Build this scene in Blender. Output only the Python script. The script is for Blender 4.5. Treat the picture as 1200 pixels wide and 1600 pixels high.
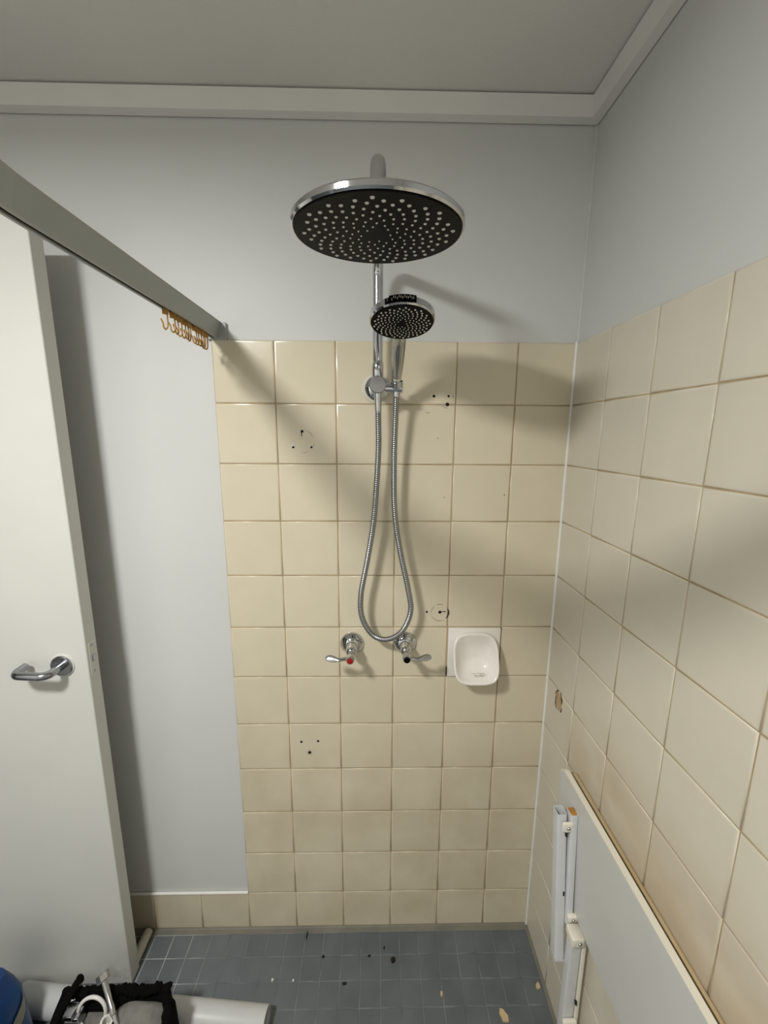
import bpy, bmesh, math, random
from mathutils import Vector, Matrix, Euler
random.seed(7)
S = bpy.context.scene
COL = S.collection
for o in list(bpy.data.objects): bpy.data.objects.remove(o)

# ---------------------------------------------------------------- camera
cd = bpy.data.cameras.new('camera'); cam = bpy.data.objects.new('camera', cd); COL.objects.link(cam)
cd.sensor_fit = 'VERTICAL'; cd.sensor_height = 36.0; cd.lens = 639.06/1600*36.0
cd.clip_start = 0.02; cd.clip_end = 50
cam.location = (0.40676, -1.0708, 1.59366)
cam.rotation_euler = (1.38626, -0.00615, -0.01805)
S.camera = cam
# ---------------------------------------------------------------- world, lamp, exposure
w = bpy.data.worlds.new('world'); S.world = w; w.use_nodes = True
w.node_tree.nodes['Background'].inputs[0].default_value = (0.9, 0.95, 1.0, 1)
w.node_tree.nodes['Background'].inputs[1].default_value = 0.0
LAMP = (-0.33, -1.25, 2.262)
ld = bpy.data.lights.new('ceiling_lamp_glow', 'AREA'); ld.shape = 'DISK'; ld.size = 0.23
ld.energy = 33.0; ld.color = (0.995, 0.995, 0.97)
lo = bpy.data.objects.new('ceiling_lamp_glow', ld); COL.objects.link(lo); lo.location = LAMP
vs = S.view_settings
vs.view_transform = 'Standard'; vs.look = 'None'; vs.gamma = 1.0; vs.use_curve_mapping = False
vs.exposure = 0.0

# ---------------------------------------------------------------- helpers
FZ = 0.0101      # finished floor
XC = 0.906       # tiled face of the right wall
P = 0.152        # wall tile pitch
CEIL = 2.3385
XL, YN = -1.14, -2.35

def srgb(r, g, b):
    f = lambda c: (c/255/12.92) if c/255 <= 0.04045 else ((c/255+0.055)/1.055)**2.4
    return (f(r), f(g), f(b), 1)

def mat(name, col, rough=0.5, metal=0.0, noise=0.0, nscale=20.0, bump=0.0, bscale=200.0, rand=0.0, spec=0.5, col2=None, coat=0.0):
    m = bpy.data.materials.new(name); m.use_nodes = True
    nt = m.node_tree; N = nt.nodes; L = nt.links; b = N['Principled BSDF']
    b.inputs['Roughness'].default_value = rough; b.inputs['Metallic'].default_value = metal
    b.inputs['Specular IOR Level'].default_value = spec
    b.inputs['Coat Weight'].default_value = coat
    b.inputs['Base Color'].default_value = col
    geo = N.new('ShaderNodeNewGeometry')
    out = None
    if noise > 0 or col2:
        n = N.new('ShaderNodeTexNoise'); n.inputs['Scale'].default_value = nscale; n.inputs['Detail'].default_value = 6
        L.new(geo.outputs['Position'], n.inputs['Vector'])
        r = N.new('ShaderNodeValToRGB'); r.color_ramp.elements[0].position = 0.35; r.color_ramp.elements[1].position = 0.65
        L.new(n.outputs['Fac'], r.inputs['Fac'])
        mx = N.new('ShaderNodeMix'); mx.data_type = 'RGBA'
        mx.inputs['A'].default_value = col
        mx.inputs['B'].default_value = col2 if col2 else tuple(c*(1-noise) for c in col[:3])+(1,)
        L.new(r.outputs['Color'], mx.inputs['Factor'])
        out = mx.outputs['Result']
    if rand > 0:
        oi = N.new('ShaderNodeObjectInfo')
        mr = N.new('ShaderNodeMapRange'); mr.inputs['To Min'].default_value = 1-rand; mr.inputs['To Max'].default_value = 1+rand
        L.new(oi.outputs['Random'], mr.inputs['Value'])
        hs = N.new('ShaderNodeHueSaturation')
        L.new(mr.outputs['Result'], hs.inputs['Value'])
        if out: L.new(out, hs.inputs['Color'])
        else: hs.inputs['Color'].default_value = col
        out = hs.outputs['Color']
    if out: L.new(out, b.inputs['Base Color'])
    if bump > 0:
        n2 = N.new('ShaderNodeTexNoise'); n2.inputs['Scale'].default_value = bscale; n2.inputs['Detail'].default_value = 3
        L.new(geo.outputs['Position'], n2.inputs['Vector'])
        bp = N.new('ShaderNodeBump'); bp.inputs['Strength'].default_value = bump; bp.inputs['Distance'].default_value = 0.001
        L.new(n2.outputs['Fac'], bp.inputs['Height']); L.new(bp.outputs['Normal'], b.inputs['Normal'])
    m['bsdf'] = 1
    return m

def stain(m, col, box, fade, nscale=9.0, amount=0.7, lo=0.35, hi=0.7):
    """mix a dirt colour into a material inside a soft world-space box (a stain with a shape of its own)"""
    nt = m.node_tree; N = nt.nodes; L = nt.links; b = N['Principled BSDF']
    geo = N.new('ShaderNodeNewGeometry'); sp = N.new('ShaderNodeSeparateXYZ'); L.new(geo.outputs['Position'], sp.inputs[0])
    cur = None
    for ax, (a, z) in enumerate(box):
        if a is None: continue
        for val, sgn in ((a, 1), (z, -1)):
            mr = N.new('ShaderNodeMapRange'); mr.interpolation_type = 'SMOOTHSTEP'
            mr.inputs['From Min'].default_value = val-sgn*fade[ax]; mr.inputs['From Max'].default_value = val+sgn*fade[ax]
            L.new(sp.outputs[ax], mr.inputs['Value'])
            if cur is None: cur = mr.outputs['Result']
            else:
                mu = N.new('ShaderNodeMath'); mu.operation = 'MULTIPLY'; L.new(cur, mu.inputs[0]); L.new(mr.outputs['Result'], mu.inputs[1]); cur = mu.outputs[0]
    n = N.new('ShaderNodeTexNoise'); n.inputs['Scale'].default_value = nscale; n.inputs['Detail'].default_value = 7
    L.new(geo.outputs['Position'], n.inputs['Vector'])
    mr = N.new('ShaderNodeMapRange'); mr.inputs['From Min'].default_value = lo; mr.inputs['From Max'].default_value = hi
    mr.inputs['To Max'].default_value = amount; L.new(n.outputs['Fac'], mr.inputs['Value'])
    mu = N.new('ShaderNodeMath'); mu.operation = 'MULTIPLY'; L.new(cur, mu.inputs[0]); L.new(mr.outputs['Result'], mu.inputs[1])
    mx = N.new('ShaderNodeMix'); mx.data_type = 'RGBA'; mx.inputs['B'].default_value = col
    ln = b.inputs['Base Color'].links
    if ln: L.new(ln[0].from_socket, mx.inputs['A'])
    else: mx.inputs['A'].default_value = b.inputs['Base Color'].default_value
    L.new(mu.outputs[0], mx.inputs['Factor']); L.new(mx.outputs['Result'], b.inputs['Base Color'])

def obj(name, me, m=None, parent=None, label=None, cat=None, group=None, kind=None, smooth=False):
    if isinstance(me, bmesh.types.BMesh):
        bm = me; me = bpy.data.meshes.new(name)
        bmesh.ops.recalc_face_normals(bm, faces=bm.faces)
        bm.to_mesh(me); bm.free()
        if smooth:
            me.polygons.foreach_set('use_smooth', [True]*len(me.polygons))
            if smooth is not True: me.set_sharp_from_angle(angle=math.radians(smooth))
    o = bpy.data.objects.new(name, me); COL.objects.link(o)
    if m and me is not None:
        if not me.materials: me.materials.append(m)
    if parent:
        o.parent = parent
        if parent.location.length > 0 or any(parent.rotation_euler):
            o.matrix_parent_inverse = parent_mat(parent).inverted()
    tag(o, label, cat, group, kind)
    return o
def parent_mat(p):
    m = Matrix.LocRotScale(p.location, p.rotation_euler, p.scale)
    return (parent_mat(p.parent) @ p.matrix_parent_inverse @ m) if p.parent else m
def tag(o, label=None, cat=None, group=None, kind=None):
    for k, v in (('label', label), ('category', cat), ('group', group), ('kind', kind)):
        if v: o[k] = v
def thing(name, loc, label, cat, group=None):
    o = bpy.data.objects.new(name, None); COL.objects.link(o); o.location = loc; o.empty_display_size = 0.02
    tag(o, label, cat, group); return o

def add_box(bm, lo, hi, bev=0.0, seg=2, M=None):
    r = bmesh.ops.create_cube(bm, size=1.0); v = r['verts']
    for q in v:
        q.co = Vector([(lo[i]+hi[i])/2 + q.co[i]*(hi[i]-lo[i]) for i in range(3)])
    if bev > 0:
        e = list({e for q in v for e in q.link_edges})
        rr = bmesh.ops.bevel(bm, geom=e, offset=bev, segments=seg, affect='EDGES', profile=0.5)
        v = list({q for f in rr['faces'] for q in f.verts} | {q for q in v if q.is_valid})
    if M is not None:
        for q in v: q.co = M @ q.co
    return v
def box(lo, hi, bev=0.0, seg=2, M=None):
    bm = bmesh.new(); add_box(bm, lo, hi, bev, seg, M); return bm

def frame(d):
    d = Vector(d).normalized()
    a = Vector((0, 0, 1)) if abs(d.z) < 0.9 else Vector((1, 0, 0))
    u = d.cross(a).normalized(); v = d.cross(u).normalized()
    return u, v
def add_tube(bm, pts, rad, n=16, cap=True, up=None):
    """swept tube; rad a number or a list"""
    pts = [Vector(p) for p in pts]; rings = []
    R = rad if isinstance(rad, (list, tuple)) else [rad]*len(pts)
    d0 = (pts[1]-pts[0]).normalized(); u, v = frame(d0)
    for i, p in enumerate(pts):
        if i == 0: d = pts[1]-pts[0]
        elif i == len(pts)-1: d = pts[-1]-pts[-2]
        else: d = (pts[i+1]-p).normalized()+(p-pts[i-1]).normalized()
        d = d.normalized()
        q = d0.rotation_difference(d); u = q @ u; v = q @ v; d0 = d
        rings.append([bm.verts.new(p+(u*math.cos(2*math.pi*k/n)+v*math.sin(2*math.pi*k/n))*R[i]) for k in range(n)])
    for a, b in zip(rings, rings[1:]):
        for k in range(n): bm.faces.new((a[k], a[(k+1) % n], b[(k+1) % n], b[k]))
    if cap: bm.faces.new(rings[0][::-1]); bm.faces.new(rings[-1])
    return rings
def tube(pts, rad, n=16, cap=True):
    bm = bmesh.new(); add_tube(bm, pts, rad, n, cap); return bm
def add_lathe(bm, prof, org, axis, n=32, cap0=True, cap1=True):
    """prof: list of (radius, height along axis)"""
    u, v = frame(axis); d = Vector(axis).normalized(); org = Vector(org); rings = []
    for r, h in prof:
        rings.append([bm.verts.new(org+d*h+(u*math.cos(2*math.pi*k/n)+v*math.sin(2*math.pi*k/n))*max(r, 1e-5)) for k in range(n)])
    for a, b in zip(rings, rings[1:]):
        for k in range(n): bm.faces.new((a[k], a[(k+1) % n], b[(k+1) % n], b[k]))
    if cap0: bm.faces.new(rings[0][::-1])
    if cap1: bm.faces.new(rings[-1])
def lathe(prof, org, axis, n=32, cap0=True, cap1=True):
    bm = bmesh.new(); add_lathe(bm, prof, org, axis, n, cap0, cap1); return bm
def prism(poly, a, b, f):
    """poly of 2-D points lofted from station a to b; f(p, station) -> 3-D"""
    bm = bmesh.new()
    r0 = [bm.verts.new(f(p, a)) for p in poly]; r1 = [bm.verts.new(f(p, b)) for p in poly]
    n = len(poly)
    for i in range(n): bm.faces.new((r0[i], r0[(i+1) % n], r1[(i+1) % n], r1[i]))
    bm.faces.new(r0[::-1]); bm.faces.new(r1)
    return bm
def spline(pts, per=8):
    pts = [Vector(p) for p in pts]; out = []
    ext = [pts[0]*2-pts[1]]+pts+[pts[-1]*2-pts[-2]]
    for i in range(1, len(ext)-2):
        a, b, c, d = ext[i-1:i+3]
        for k in range(per):
            t = k/per
            out.append(0.5*((2*b)+(c-a)*t+(2*a-5*b+4*c-d)*t*t+(3*b-a-3*c+d)*t**3))
    out.append(pts[-1]); return out
def arc_path(pts, r, seg=8):
    """poly-line with rounded corners"""
    pts = [Vector(p) for p in pts]; out = [pts[0]]
    for i in range(1, len(pts)-1):
        a = (pts[i-1]-pts[i]).normalized(); b = (pts[i+1]-pts[i]).normalized()
        ang = a.angle(b); t = r/math.tan(ang/2)
        c = pts[i]+(a+b).normalized()*(r/math.sin(ang/2))
        p0 = pts[i]+a*t; p1 = pts[i]+b*t
        for k in range(seg+1):
            s = k/seg
            v0 = (p0-c); q = v0.rotation_difference(p1-c)
            out.append(c+(Matrix.Identity(3).to_quaternion().slerp(q, s) @ v0))
    out.append(pts[-1]); return out

# ---------------------------------------------------------------- materials
M_PAINT = mat('white_wall_paint', (0.632, 0.638, 0.618, 1), 0.5, noise=0.03, nscale=3, bump=0.15, bscale=90)
M_CEIL = mat('ceiling_paint', (0.74, 0.715, 0.68, 1), 0.9, noise=0.05, nscale=4, bump=0.6, bscale=260)
M_TRIM = mat('cornice_paint', (0.78, 0.77, 0.735, 1), 0.5, noise=0.03, nscale=9)
M_TILE = mat('cream_glazed_tile', srgb(216, 206, 181), 0.2, noise=0.03, nscale=14, bump=0.10, bscale=70, rand=0.025)
M_TILE_R = mat('cream_glazed_tile_stained', srgb(212, 205, 188), 0.26, noise=0.03, nscale=14, bump=0.10, bscale=70, rand=0.02)
stain(M_TILE_R, srgb(168, 128, 62), ((None, None), (-1.2, -0.16), (0.74, 0.90)), (1, 0.05, 0.12), nscale=5, amount=0.75, lo=0.25, hi=0.75)
stain(M_TILE, srgb(150, 125, 80), ((None, None), (-1, 1), (-0.1, 0.75)), (1, 1, 0.35), nscale=6, amount=0.35, lo=0.35, hi=0.8)
M_GROUT = mat('wall_grout', srgb(182, 164, 130), 0.9, col2=srgb(152, 132, 98), nscale=12)
M_GROUT_W = mat('white_caulk', srgb(232, 230, 224), 0.45, noise=0.04, nscale=30)
M_CAULK_D = mat('dirty_silicone', srgb(126, 121, 106), 0.6, col2=srgb(104, 102, 94), nscale=9)
M_FTILE = mat('blue_grey_floor_tile', srgb(105, 111, 114), 0.42, col2=srgb(94, 100, 103), nscale=9, bump=0.15, bscale=120, rand=0.06)
stain(M_FTILE, srgb(78, 83, 86), ((0.12, 1.0), (-1, 1), (None, None)), (0.15, 1, 1), nscale=7, amount=0.6, lo=0.3, hi=0.7)
M_FGROUT = mat('floor_grout', srgb(98, 103, 105), 0.9, col2=srgb(126, 131, 133), nscale=13)
stain(M_FGROUT, srgb(196, 198, 196), ((-1.2, -0.12), (-2.4, 0.1), (None, None)), (0.10, 1, 1), nscale=14, amount=0.95, lo=0.2, hi=0.5)
M_CHROME = mat('polished_chrome', (0.60, 0.61, 0.625, 1), 0.08, 1.0)
M_CHROME_D = mat('worn_chrome', (0.50, 0.505, 0.51, 1), 0.2, 1.0, noise=0.12, nscale=60)
M_STEEL = mat('satin_steel', (0.34, 0.35, 0.37, 1), 0.24, 1.0)
M_HOSE = mat('ribbed_hose_metal', (0.36, 0.365, 0.37, 1), 0.26, 1.0)
M_BLACK = mat('black_face_plastic', srgb(9, 9, 8), 0.5, spec=0.08)
M_NOZ = mat('grey_silicone_nozzle', srgb(222, 222, 216), 0.6)
M_CERAMIC = mat('white_ceramic', srgb(236, 230, 222), 0.12, noise=0.02, nscale=40, coat=0.5)
M_DOOR = mat('door_paint', (0.64, 0.635, 0.59, 1), 0.42, noise=0.03, nscale=6, bump=0.05, bscale=60)
stain(M_DOOR, srgb(120, 118, 110), ((-0.40, -0.30), (-1, 0), (-0.1, 0.08)), (0.05, 1, 0.05), nscale=26, amount=0.7, lo=0.45, hi=0.65)
M_ALU = mat('grey_anodised_rail', srgb(168, 172, 168), 0.42, 0.0, noise=0.05, nscale=12)
M_DARK = mat('slot_shade_dark', srgb(34, 29, 22), 0.9)  # painted shade for the inside of the rail slot
M_HOLE = mat('dark_hole', srgb(24, 19, 15), 0.95)
M_HOOK = mat('amber_plastic', srgb(184, 138, 62), 0.35, col2=srgb(158, 112, 40), nscale=50)
M_SEAT = mat('white_seat_laminate', srgb(208, 207, 202), 0.38, noise=0.04, nscale=7)
M_SEATEDGE = mat('cream_seat_edge', srgb(234, 228, 212), 0.4)
M_TUBE = mat('white_powdercoat', srgb(214, 215, 215), 0.35, noise=0.04, nscale=30)
M_TIMBER = mat('raw_timber', srgb(196, 146, 72), 0.8, col2=srgb(160, 110, 48), nscale=60)
M_PVC = mat('pvc_pipe_grey_white', srgb(200, 201, 200), 0.4, noise=0.05, nscale=12)
M_PVC2 = mat('pvc_pipe_cream', srgb(206, 202, 186), 0.45, noise=0.05, nscale=12)
M_BAG = mat('black_canvas', srgb(9, 8, 8), 0.95, bump=0.8, bscale=300, spec=0.1)
M_BAGIN = mat('grey_bag_lining', srgb(120, 118, 112), 0.8, noise=0.3, nscale=40)
M_BLUE = mat('blue_plastic_wrap', srgb(12, 66, 122), 0.4, col2=srgb(6, 48, 98), nscale=8)
M_BEIGE = mat('beige_print', srgb(150, 148, 130), 0.5, noise=0.1, nscale=20)
M_WHITEPL = mat('white_plastic', srgb(214, 212, 206), 0.35)
M_CHIP = mat('tan_tile_chip', srgb(206, 180, 140), 0.8, noise=0.1, nscale=90)
M_RED = mat('red_cap', srgb(150, 22, 26), 0.25)
M_STAINRING = mat('brown_glue_residue', srgb(110, 88, 58), 0.8, col2=srgb(64, 48, 30), nscale=160)
M_GRIME = mat('dark_grime', srgb(58, 46, 34), 0.9)
M_BROWN = mat('brown_paint_trim', srgb(196, 176, 138), 0.5, col2=srgb(180, 154, 112), nscale=12)
M_LAMP = mat('lamp_diffuser', (0.9, 0.9, 0.88, 1), 0.4)
_b = M_LAMP.node_tree.nodes['Principled BSDF']; _b.inputs['Emission Color'].default_value = (1, 0.96, 0.9, 1); _b.inputs['Emission Strength'].default_value = 3.0
M_NEAR = mat('far_side_paint', (0.72, 0.71, 0.68, 1), 0.6)

# ================================================================ SETTING
WB = 0.006   # painted plaster face of the back wall sits behind the tile faces
wall_back = obj('wall_back', box((XL-0.1, WB, -0.05), (XC+0.2, WB+0.1, 2.45)), M_PAINT, kind='structure')
wall_right = obj('wall_right', box((XC+WB, YN-0.1, -0.05), (XC+WB+0.1, WB, 2.45)), M_PAINT, kind='structure')
wall_near = obj('wall_front', box((XL-0.1, YN-0.1, -0.05), (XC+WB, YN, 2.45)), M_NEAR, kind='structure')
bm = bmesh.new()   # left wall with the doorway the open door belongs to
add_box(bm, (XL-0.1, YN, -0.05), (XL, -0.98, 2.45)); add_box(bm, (XL-0.1, -0.135, -0.05), (XL, WB, 2.45)); add_box(bm, (XL-0.1, -0.98, 2.05), (XL, -0.135, 2.45))
wall_left = obj('wall_left', bm, M_NEAR, kind='structure')
wall_hall = obj('wall_hallway', box((XL-1.3, -1.9, -0.05), (XL-1.2, 0.8, 2.45)), M_NEAR, kind='structure')
ceiling = obj('ceiling', box((XL-0.1, YN-0.1, CEIL), (XC+0.1, 0.1, CEIL+0.08)), M_CEIL, kind='structure')
floor = obj('floor', box((XL-1.2, YN-0.1, -0.06), (XC+0.1, 0.1, FZ-0.0012)), M_FGROUT, kind='structure')

# cornice: small underside, then a face leaning out to the ceiling
prof = [(0.0, 2.2945), (0.0195, 2.2975), (0.0270, 2.3350), (0.0, 2.3350)]
def cb(p, s): return Vector((s if s < 0 else XC+WB-p[0], WB-p[0]-0.004, p[1]))
trim_b = obj('trim_1', prism(prof, XL, 1.0, lambda p, s: Vector((XL if s < 0 else XC+0.004-p[0], 0.002-p[0], p[1]))), M_TRIM, kind='structure')
trim_r = obj('trim_2', prism(prof, YN, 1.0, lambda p, s: Vector((XC+0.004-p[0], YN if s < 0 else 0.002-p[0], p[1]))), M_TRIM, kind='structure')
# white caulk in the corner of the tiles and up the painted corner, dirty silicone at the floor
obj('trim_3', tube([(XC-0.001, -0.001, FZ), (XC-0.001, -0.001, 0.9), (XC-0.001, -0.001, 1.826)], 0.0038, 8), M_GROUT_W, kind='structure')
obj('trim_4', tube([(XC+0.005, 0.005, 1.826), (XC+0.005, 0.005, 2.2945)], 0.0028, 8), M_PAINT, kind='structure')
obj('trim_5', prism([(0.001, FZ-0.002), (-0.0155, FZ-0.002), (-0.014, FZ-0.0002), (-0.004, FZ+0.0015), (0.001, FZ+0.004)], XL+0.1, XC, lambda p, s: Vector((s, p[0], p[1]))), M_CAULK_D, kind='structure')
obj('trim_6', prism([(0.001, FZ-0.002), (-0.010, FZ-0.002), (-0.004, FZ+0.004), (0.001, FZ+0.008)], -1.6, -0.012, lambda p, s: Vector((XC+p[0], s, p[1]))), M_CAULK_D, kind='structure')

# --- tiles
def tile_mesh(name, w, h, t=0.0075, b=0.0016, m=None):
    """face towards -Y, centred in x / z, front face at y = 0"""
    bm = bmesh.new(); rings = []
    for ins, y in ((0, t), (0, b), (b*0.25, b*0.45), (b*0.8, b*0.15), (b*2.6, 0), (b*3.4, 0)):
        rings.append([bm.verts.new((sx*(w/2-ins), y, sz*(h/2-ins))) for sx, sz in ((-1, -1), (1, -1), (1, 1), (-1, 1))])
    for a, c in zip(rings, rings[1:]):
        for k in range(4): bm.faces.new((a[k], a[(k+1) % 4], c[(k+1) % 4], c[k]))
    bm.faces.new(rings[-1])
    bmesh.ops.recalc_face_normals(bm, faces=bm.faces)
    for f_ in bm.faces: f_.smooth = True
    me = bpy.data.meshes.new(name); bm.to_mesh(me); bm.free(); me.materials.append(m); return me
J = 0.0024
T_FULL = tile_mesh('tile', P-J, P-J, m=M_TILE)
T_LAST = tile_mesh('tile_narrow', XC-5*P-J-0.001, P-J, m=M_TILE)
hb = P-FZ-0.004
T_BOT = tile_mesh('tile_bottom', P-J, hb-J, m=M_TILE); T_BOTL = tile_mesh('tile_bottom_narrow', XC-5*P-J-0.001, hb-J, m=M_TILE)
R_FULL = tile_mesh('tile_r', P-J, P-J, m=M_TILE_R); R_BOT = tile_mesh('tile_r_bottom', P-J, hb-J, m=M_TILE_R)
def jit(a): return random.uniform(-a, a)
def put(me, parent, loc, rz=0.0):
    o = bpy.data.objects.new('tile', me); COL.objects.link(o); o.parent = parent
    o.location = loc; o.rotation_euler = (jit(0.0022), jit(0.001), rz+jit(0.0022)); return o
for r in range(12):
    for c in range(6):
        if (r, c) == (5, 4): continue          # the soap dish takes this place
        z = (12-r)*P-P/2 if r < 11 else P-hb/2
        x = c*P+P/2 if c < 5 else (5*P+XC)/2
        me = (T_FULL if c < 5 else T_LAST) if r < 11 else (T_BOT if c < 5 else T_BOTL)
        put(me, wall_back, (x, jit(0.0003), z))
for c in range(1, 6): put(T_BOT, wall_back, (-c*P+P/2, jit(0.0003), P-hb/2))       # skirting row to the left
for r in range(12):
    for c in range(11):
        z = (12-r)*P-P/2 if r < 11 else P-hb/2
        put(R_FULL if r < 11 else R_BOT, wall_right, (XC+jit(0.0003), -c*P-P/2-0.001, z), math.pi/2*-1)
# grout beds between the tiles
obj('grout', box((0.0005, 0.0016, FZ), (XC, WB+0.001, 12*P-0.0012)), M_GROUT, wall_back)
obj('grout', box((-5*P, 0.0016, FZ), (0.0005, WB+0.001, P-0.0012)), M_GROUT, wall_back)
obj('grout', box((XC+0.0016, -11*P, FZ), (XC+WB+0.001, 0, 12*P-0.0012)), M_GROUT, wall_right)
# the bright caulk line above the skirting tiles
obj('caulk_line', tube([(-5*P, 0.0015, P+0.001), (-0.3, 0.001, P+0.001), (0.0, 0.001, P+0.001)], 0.0042, 8), M_GROUT_W, wall_back)

# --- floor tiles, 60 mm
G = 0.06; gj = 0.0026
fm = tile_mesh('floor_tile', G-gj, G-gj, t=0.004, b=0.0008, m=M_FTILE)
fx0 = -0.2375; fy0 = -0.0155
far = bmesh.new(); cnt = 0
i0 = math.floor((XL-fx0)/G)+1; i1 = int((XC-fx0)/G)
for j in range(0, 38):
    for i in range(i0, i1+1):
        xa = fx0+i*G; xb = min(xa+G, XC-0.004); ya = fy0-j*G
        if xb-xa < 0.01 or ya-G < YN: continue
        if j < 11 and -0.80 < xa and cnt < 296 and xb-xa > G-0.001:
            o = bpy.data.objects.new('floor_tile', fm); COL.objects.link(o); o.parent = floor
            o.location = (xa+G/2, ya-G/2, FZ+jit(0.00015)); o.rotation_euler = (-math.pi/2+jit(0.003), jit(0.003), 0); cnt += 1
        elif j < 11 and -0.80 < xa and xb-xa <= G-0.001 and xb-xa > 0.01:
            obj('floor_tile', box((xa+gj/2, ya-G+gj/2, FZ-0.003), (xb-gj/2, ya-gj/2, FZ)), M_FTILE, floor)
        else:
            add_box(far, (xa+gj/2, ya-G+gj/2, FZ-0.003), (xb-gj/2, ya-gj/2, FZ))
obj('floor_tiles_behind', far, M_FTILE, floor, kind='stuff')

# --- drill holes and glue marks
def hole(x, z, r, parent=wall_back, m=M_HOLE):
    return obj('drill_hole', lathe([(r*0.2, -0.0004), (r, 0.0001), (r*1.1, 0.0005)], (x, -0.0006, z), (0, 1, 0), 10), m, parent)
def blob(name, c, r, parent, m, n=11, thick=0.0004, irr=0.35, axis='y', sx=1.0, sz=1.0):
    bm = bmesh.new(); top = []; bot = []
    for k in range(n):
        a = 2*math.pi*k/n; rr = r*(1+random.uniform(-irr, irr))
        u, v = math.cos(a)*rr*sx, math.sin(a)*rr*sz
        if axis == 'y': top.append(bm.verts.new((c[0]+u, c[1]-thick, c[2]+v))); bot.append(bm.verts.new((c[0]+u*1.05, c[1], c[2]+v*1.05)))
        elif axis == 'x': top.append(bm.verts.new((c[0]-thick, c[1]+u, c[2]+v))); bot.append(bm.verts.new((c[0], c[1]+u*1.05, c[2]+v*1.05)))
        else: top.append(bm.verts.new((c[0]+u, c[1]+v, c[2]+thick))); bot.append(bm.verts.new((c[0]+u*1.05, c[1]+v*1.05, c[2])))
    bm.faces.new(top); bm.faces.new(bot[::-1])
    for k in range(n): bm.faces.new((bot[k], bot[(k+1) % n], top[(k+1) % n], top[k]))
    return obj(name, bm, m, parent)
def ring(c, r, arcs, parent, axis='y', wd=0.0018, m=M_STAINRING, sq=1.0):
    bm = bmesh.new()
    for a0, a1 in arcs:
        n = max(3, int((a1-a0)/8)); prev = None
        for k in range(n+1):
            a = math.radians(a0+(a1-a0)*k/n); wv = wd*(0.35+0.65*math.sin(math.pi*k/n))*random.uniform(0.7, 1.3)
            row = []
            for rr in (r-wv/2, r+wv/2):
                u, v = math.cos(a)*rr, math.sin(a)*rr*sq
                row.append(bm.verts.new((c[0]+u, c[1]-0.0005, c[2]+v) if axis == 'y' else (c[0]-0.0005, c[1]+u, c[2]+v)))
            if prev: bm.faces.new((prev[0], prev[1], row[1], row[0]))
            prev = row
    return obj('glue_ring_stain', bm, m, parent)
# upper left group of three with crazing
for x, z, r in ((0.1921, 1.5635, 0.0034), (0.2381, 1.5635, 0.0030), (0.2163, 1.6032, 0.0036)): hole(x, z, r)
blob('chipped_glaze', (0.1915, -0.0003, 1.5685), 0.0052, wall_back, M_WHITEPL, irr=0.3); blob('chipped_glaze', (0.2355, -0.0003, 1.5650), 0.0036, wall_back, M_WHITEPL)
ring((0.2175, 0, 1.578), 0.029, ((20, 75), (255, 300), (318, 350)), wall_back, wd=0.0007)
blob('crack_line', (0.2150, -0.0003, 1.5965), 0.0011, wall_back, M_GRIME, sz=7, irr=0.5)
# upper right group
for x, z, r in ((0.5521, 1.6929, 0.0034), (0.5895, 1.6932, 0.0028), (0.587, 1.6727, 0.0044), (0.601, 1.6932, 0.0012)): hole(x, z, r)
ring((0.592, 0, 1.690), 0.027, ((225, 262),), wall_back, wd=0.0012)
for x, z in ((0.535, 1.652), (0.541, 1.652), (0.565, 1.588), (0.587, 1.434)): hole(x, z, 0.0011, m=M_GRIME)
hole(0.747, 1.441, 0.0016, m=M_STAINRING)
# middle: ring stain round a plug hole
hole(0.549, 1.110, 0.0030); hole(0.5855, 1.1090, 0.0042); blob('dirt_smear', (0.594, -0.0003, 1.1105), 0.0035, wall_back, M_GRIME, sx=1.4, sz=0.45, irr=0.7)
ring((0.5855, 0, 1.108), 0.0245, ((70, 115), (130, 185), (195, 300)), wall_back, wd=0.0011); ring((0.5855, 0, 1.108), 0.0245, ((-45, 32),), wall_back, wd=0.0042, m=M_GRIME)
# lower left
for x, z, r in ((0.1868, 0.7003, 0.0036), (0.2361, 0.7021, 0.0034), (0.2104, 0.6640, 0.0048)): hole(x, z, r)
ring((0.2104, 0, 0.664), 0.0085, ((0, 350),), wall_back, wd=0.0012, m=M_GROUT)
# right wall: big oval glue mark
ring((XC, -0.077, 0.8835), 0.0215, ((15, 80), (100, 165), (190, 235), (290, 345)), wall_right, 'x', 0.0045, sq=1.35)
ring((XC, -0.077, 0.8835), 0.017, ((-40, 30), (120, 175)), wall_right, 'x', 0.004, m=M_GRIME, sq=1.35)
blob('glue_patch', (XC-0.0001, -0.077, 0.8835), 0.018, wall_right, mat('glue_film', srgb(166, 140, 100), 0.7, col2=srgb(190, 168, 130), nscale=70), axis='x', sz=1.35, irr=0.12, n=18, thick=0.0003)

# ================================================================ DOOR
DX, DF, DB = -0.302, -0.137, -0.098
door = obj('door_1', box((XL+0.012, DF, FZ+0.008), (DX, DB, 2.030), 0.0015, 1), M_DOOR, kind='structure')
hz = 1.0345; hx = -0.3625
hd = obj('door_handle', lathe([(0.026, 0), (0.026, 0.006), (0.0245, 0.008), (0.010, 0.0085)], (hx, DF, hz), (0, -1, 0), 40), M_STEEL, door, smooth=30)
obj('lever', tube(arc_path([(hx, DF-0.006, hz), (hx, DF-0.052, hz), (hx-0.078, DF-0.052, hz+0.004), (hx-0.078, DF-0.014, hz+0.004)], 0.017, 8), 0.0095, 18), M_STEEL, hd, smooth=40)
obj('backing_ring', lathe([(0.0285, 0), (0.0285, 0.0025), (0.026, 0.003)], (hx, DF, hz), (0, -1, 0), 40), M_WHITEPL, hd, smooth=30)  # white plastic ring round the foot of the handle
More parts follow.
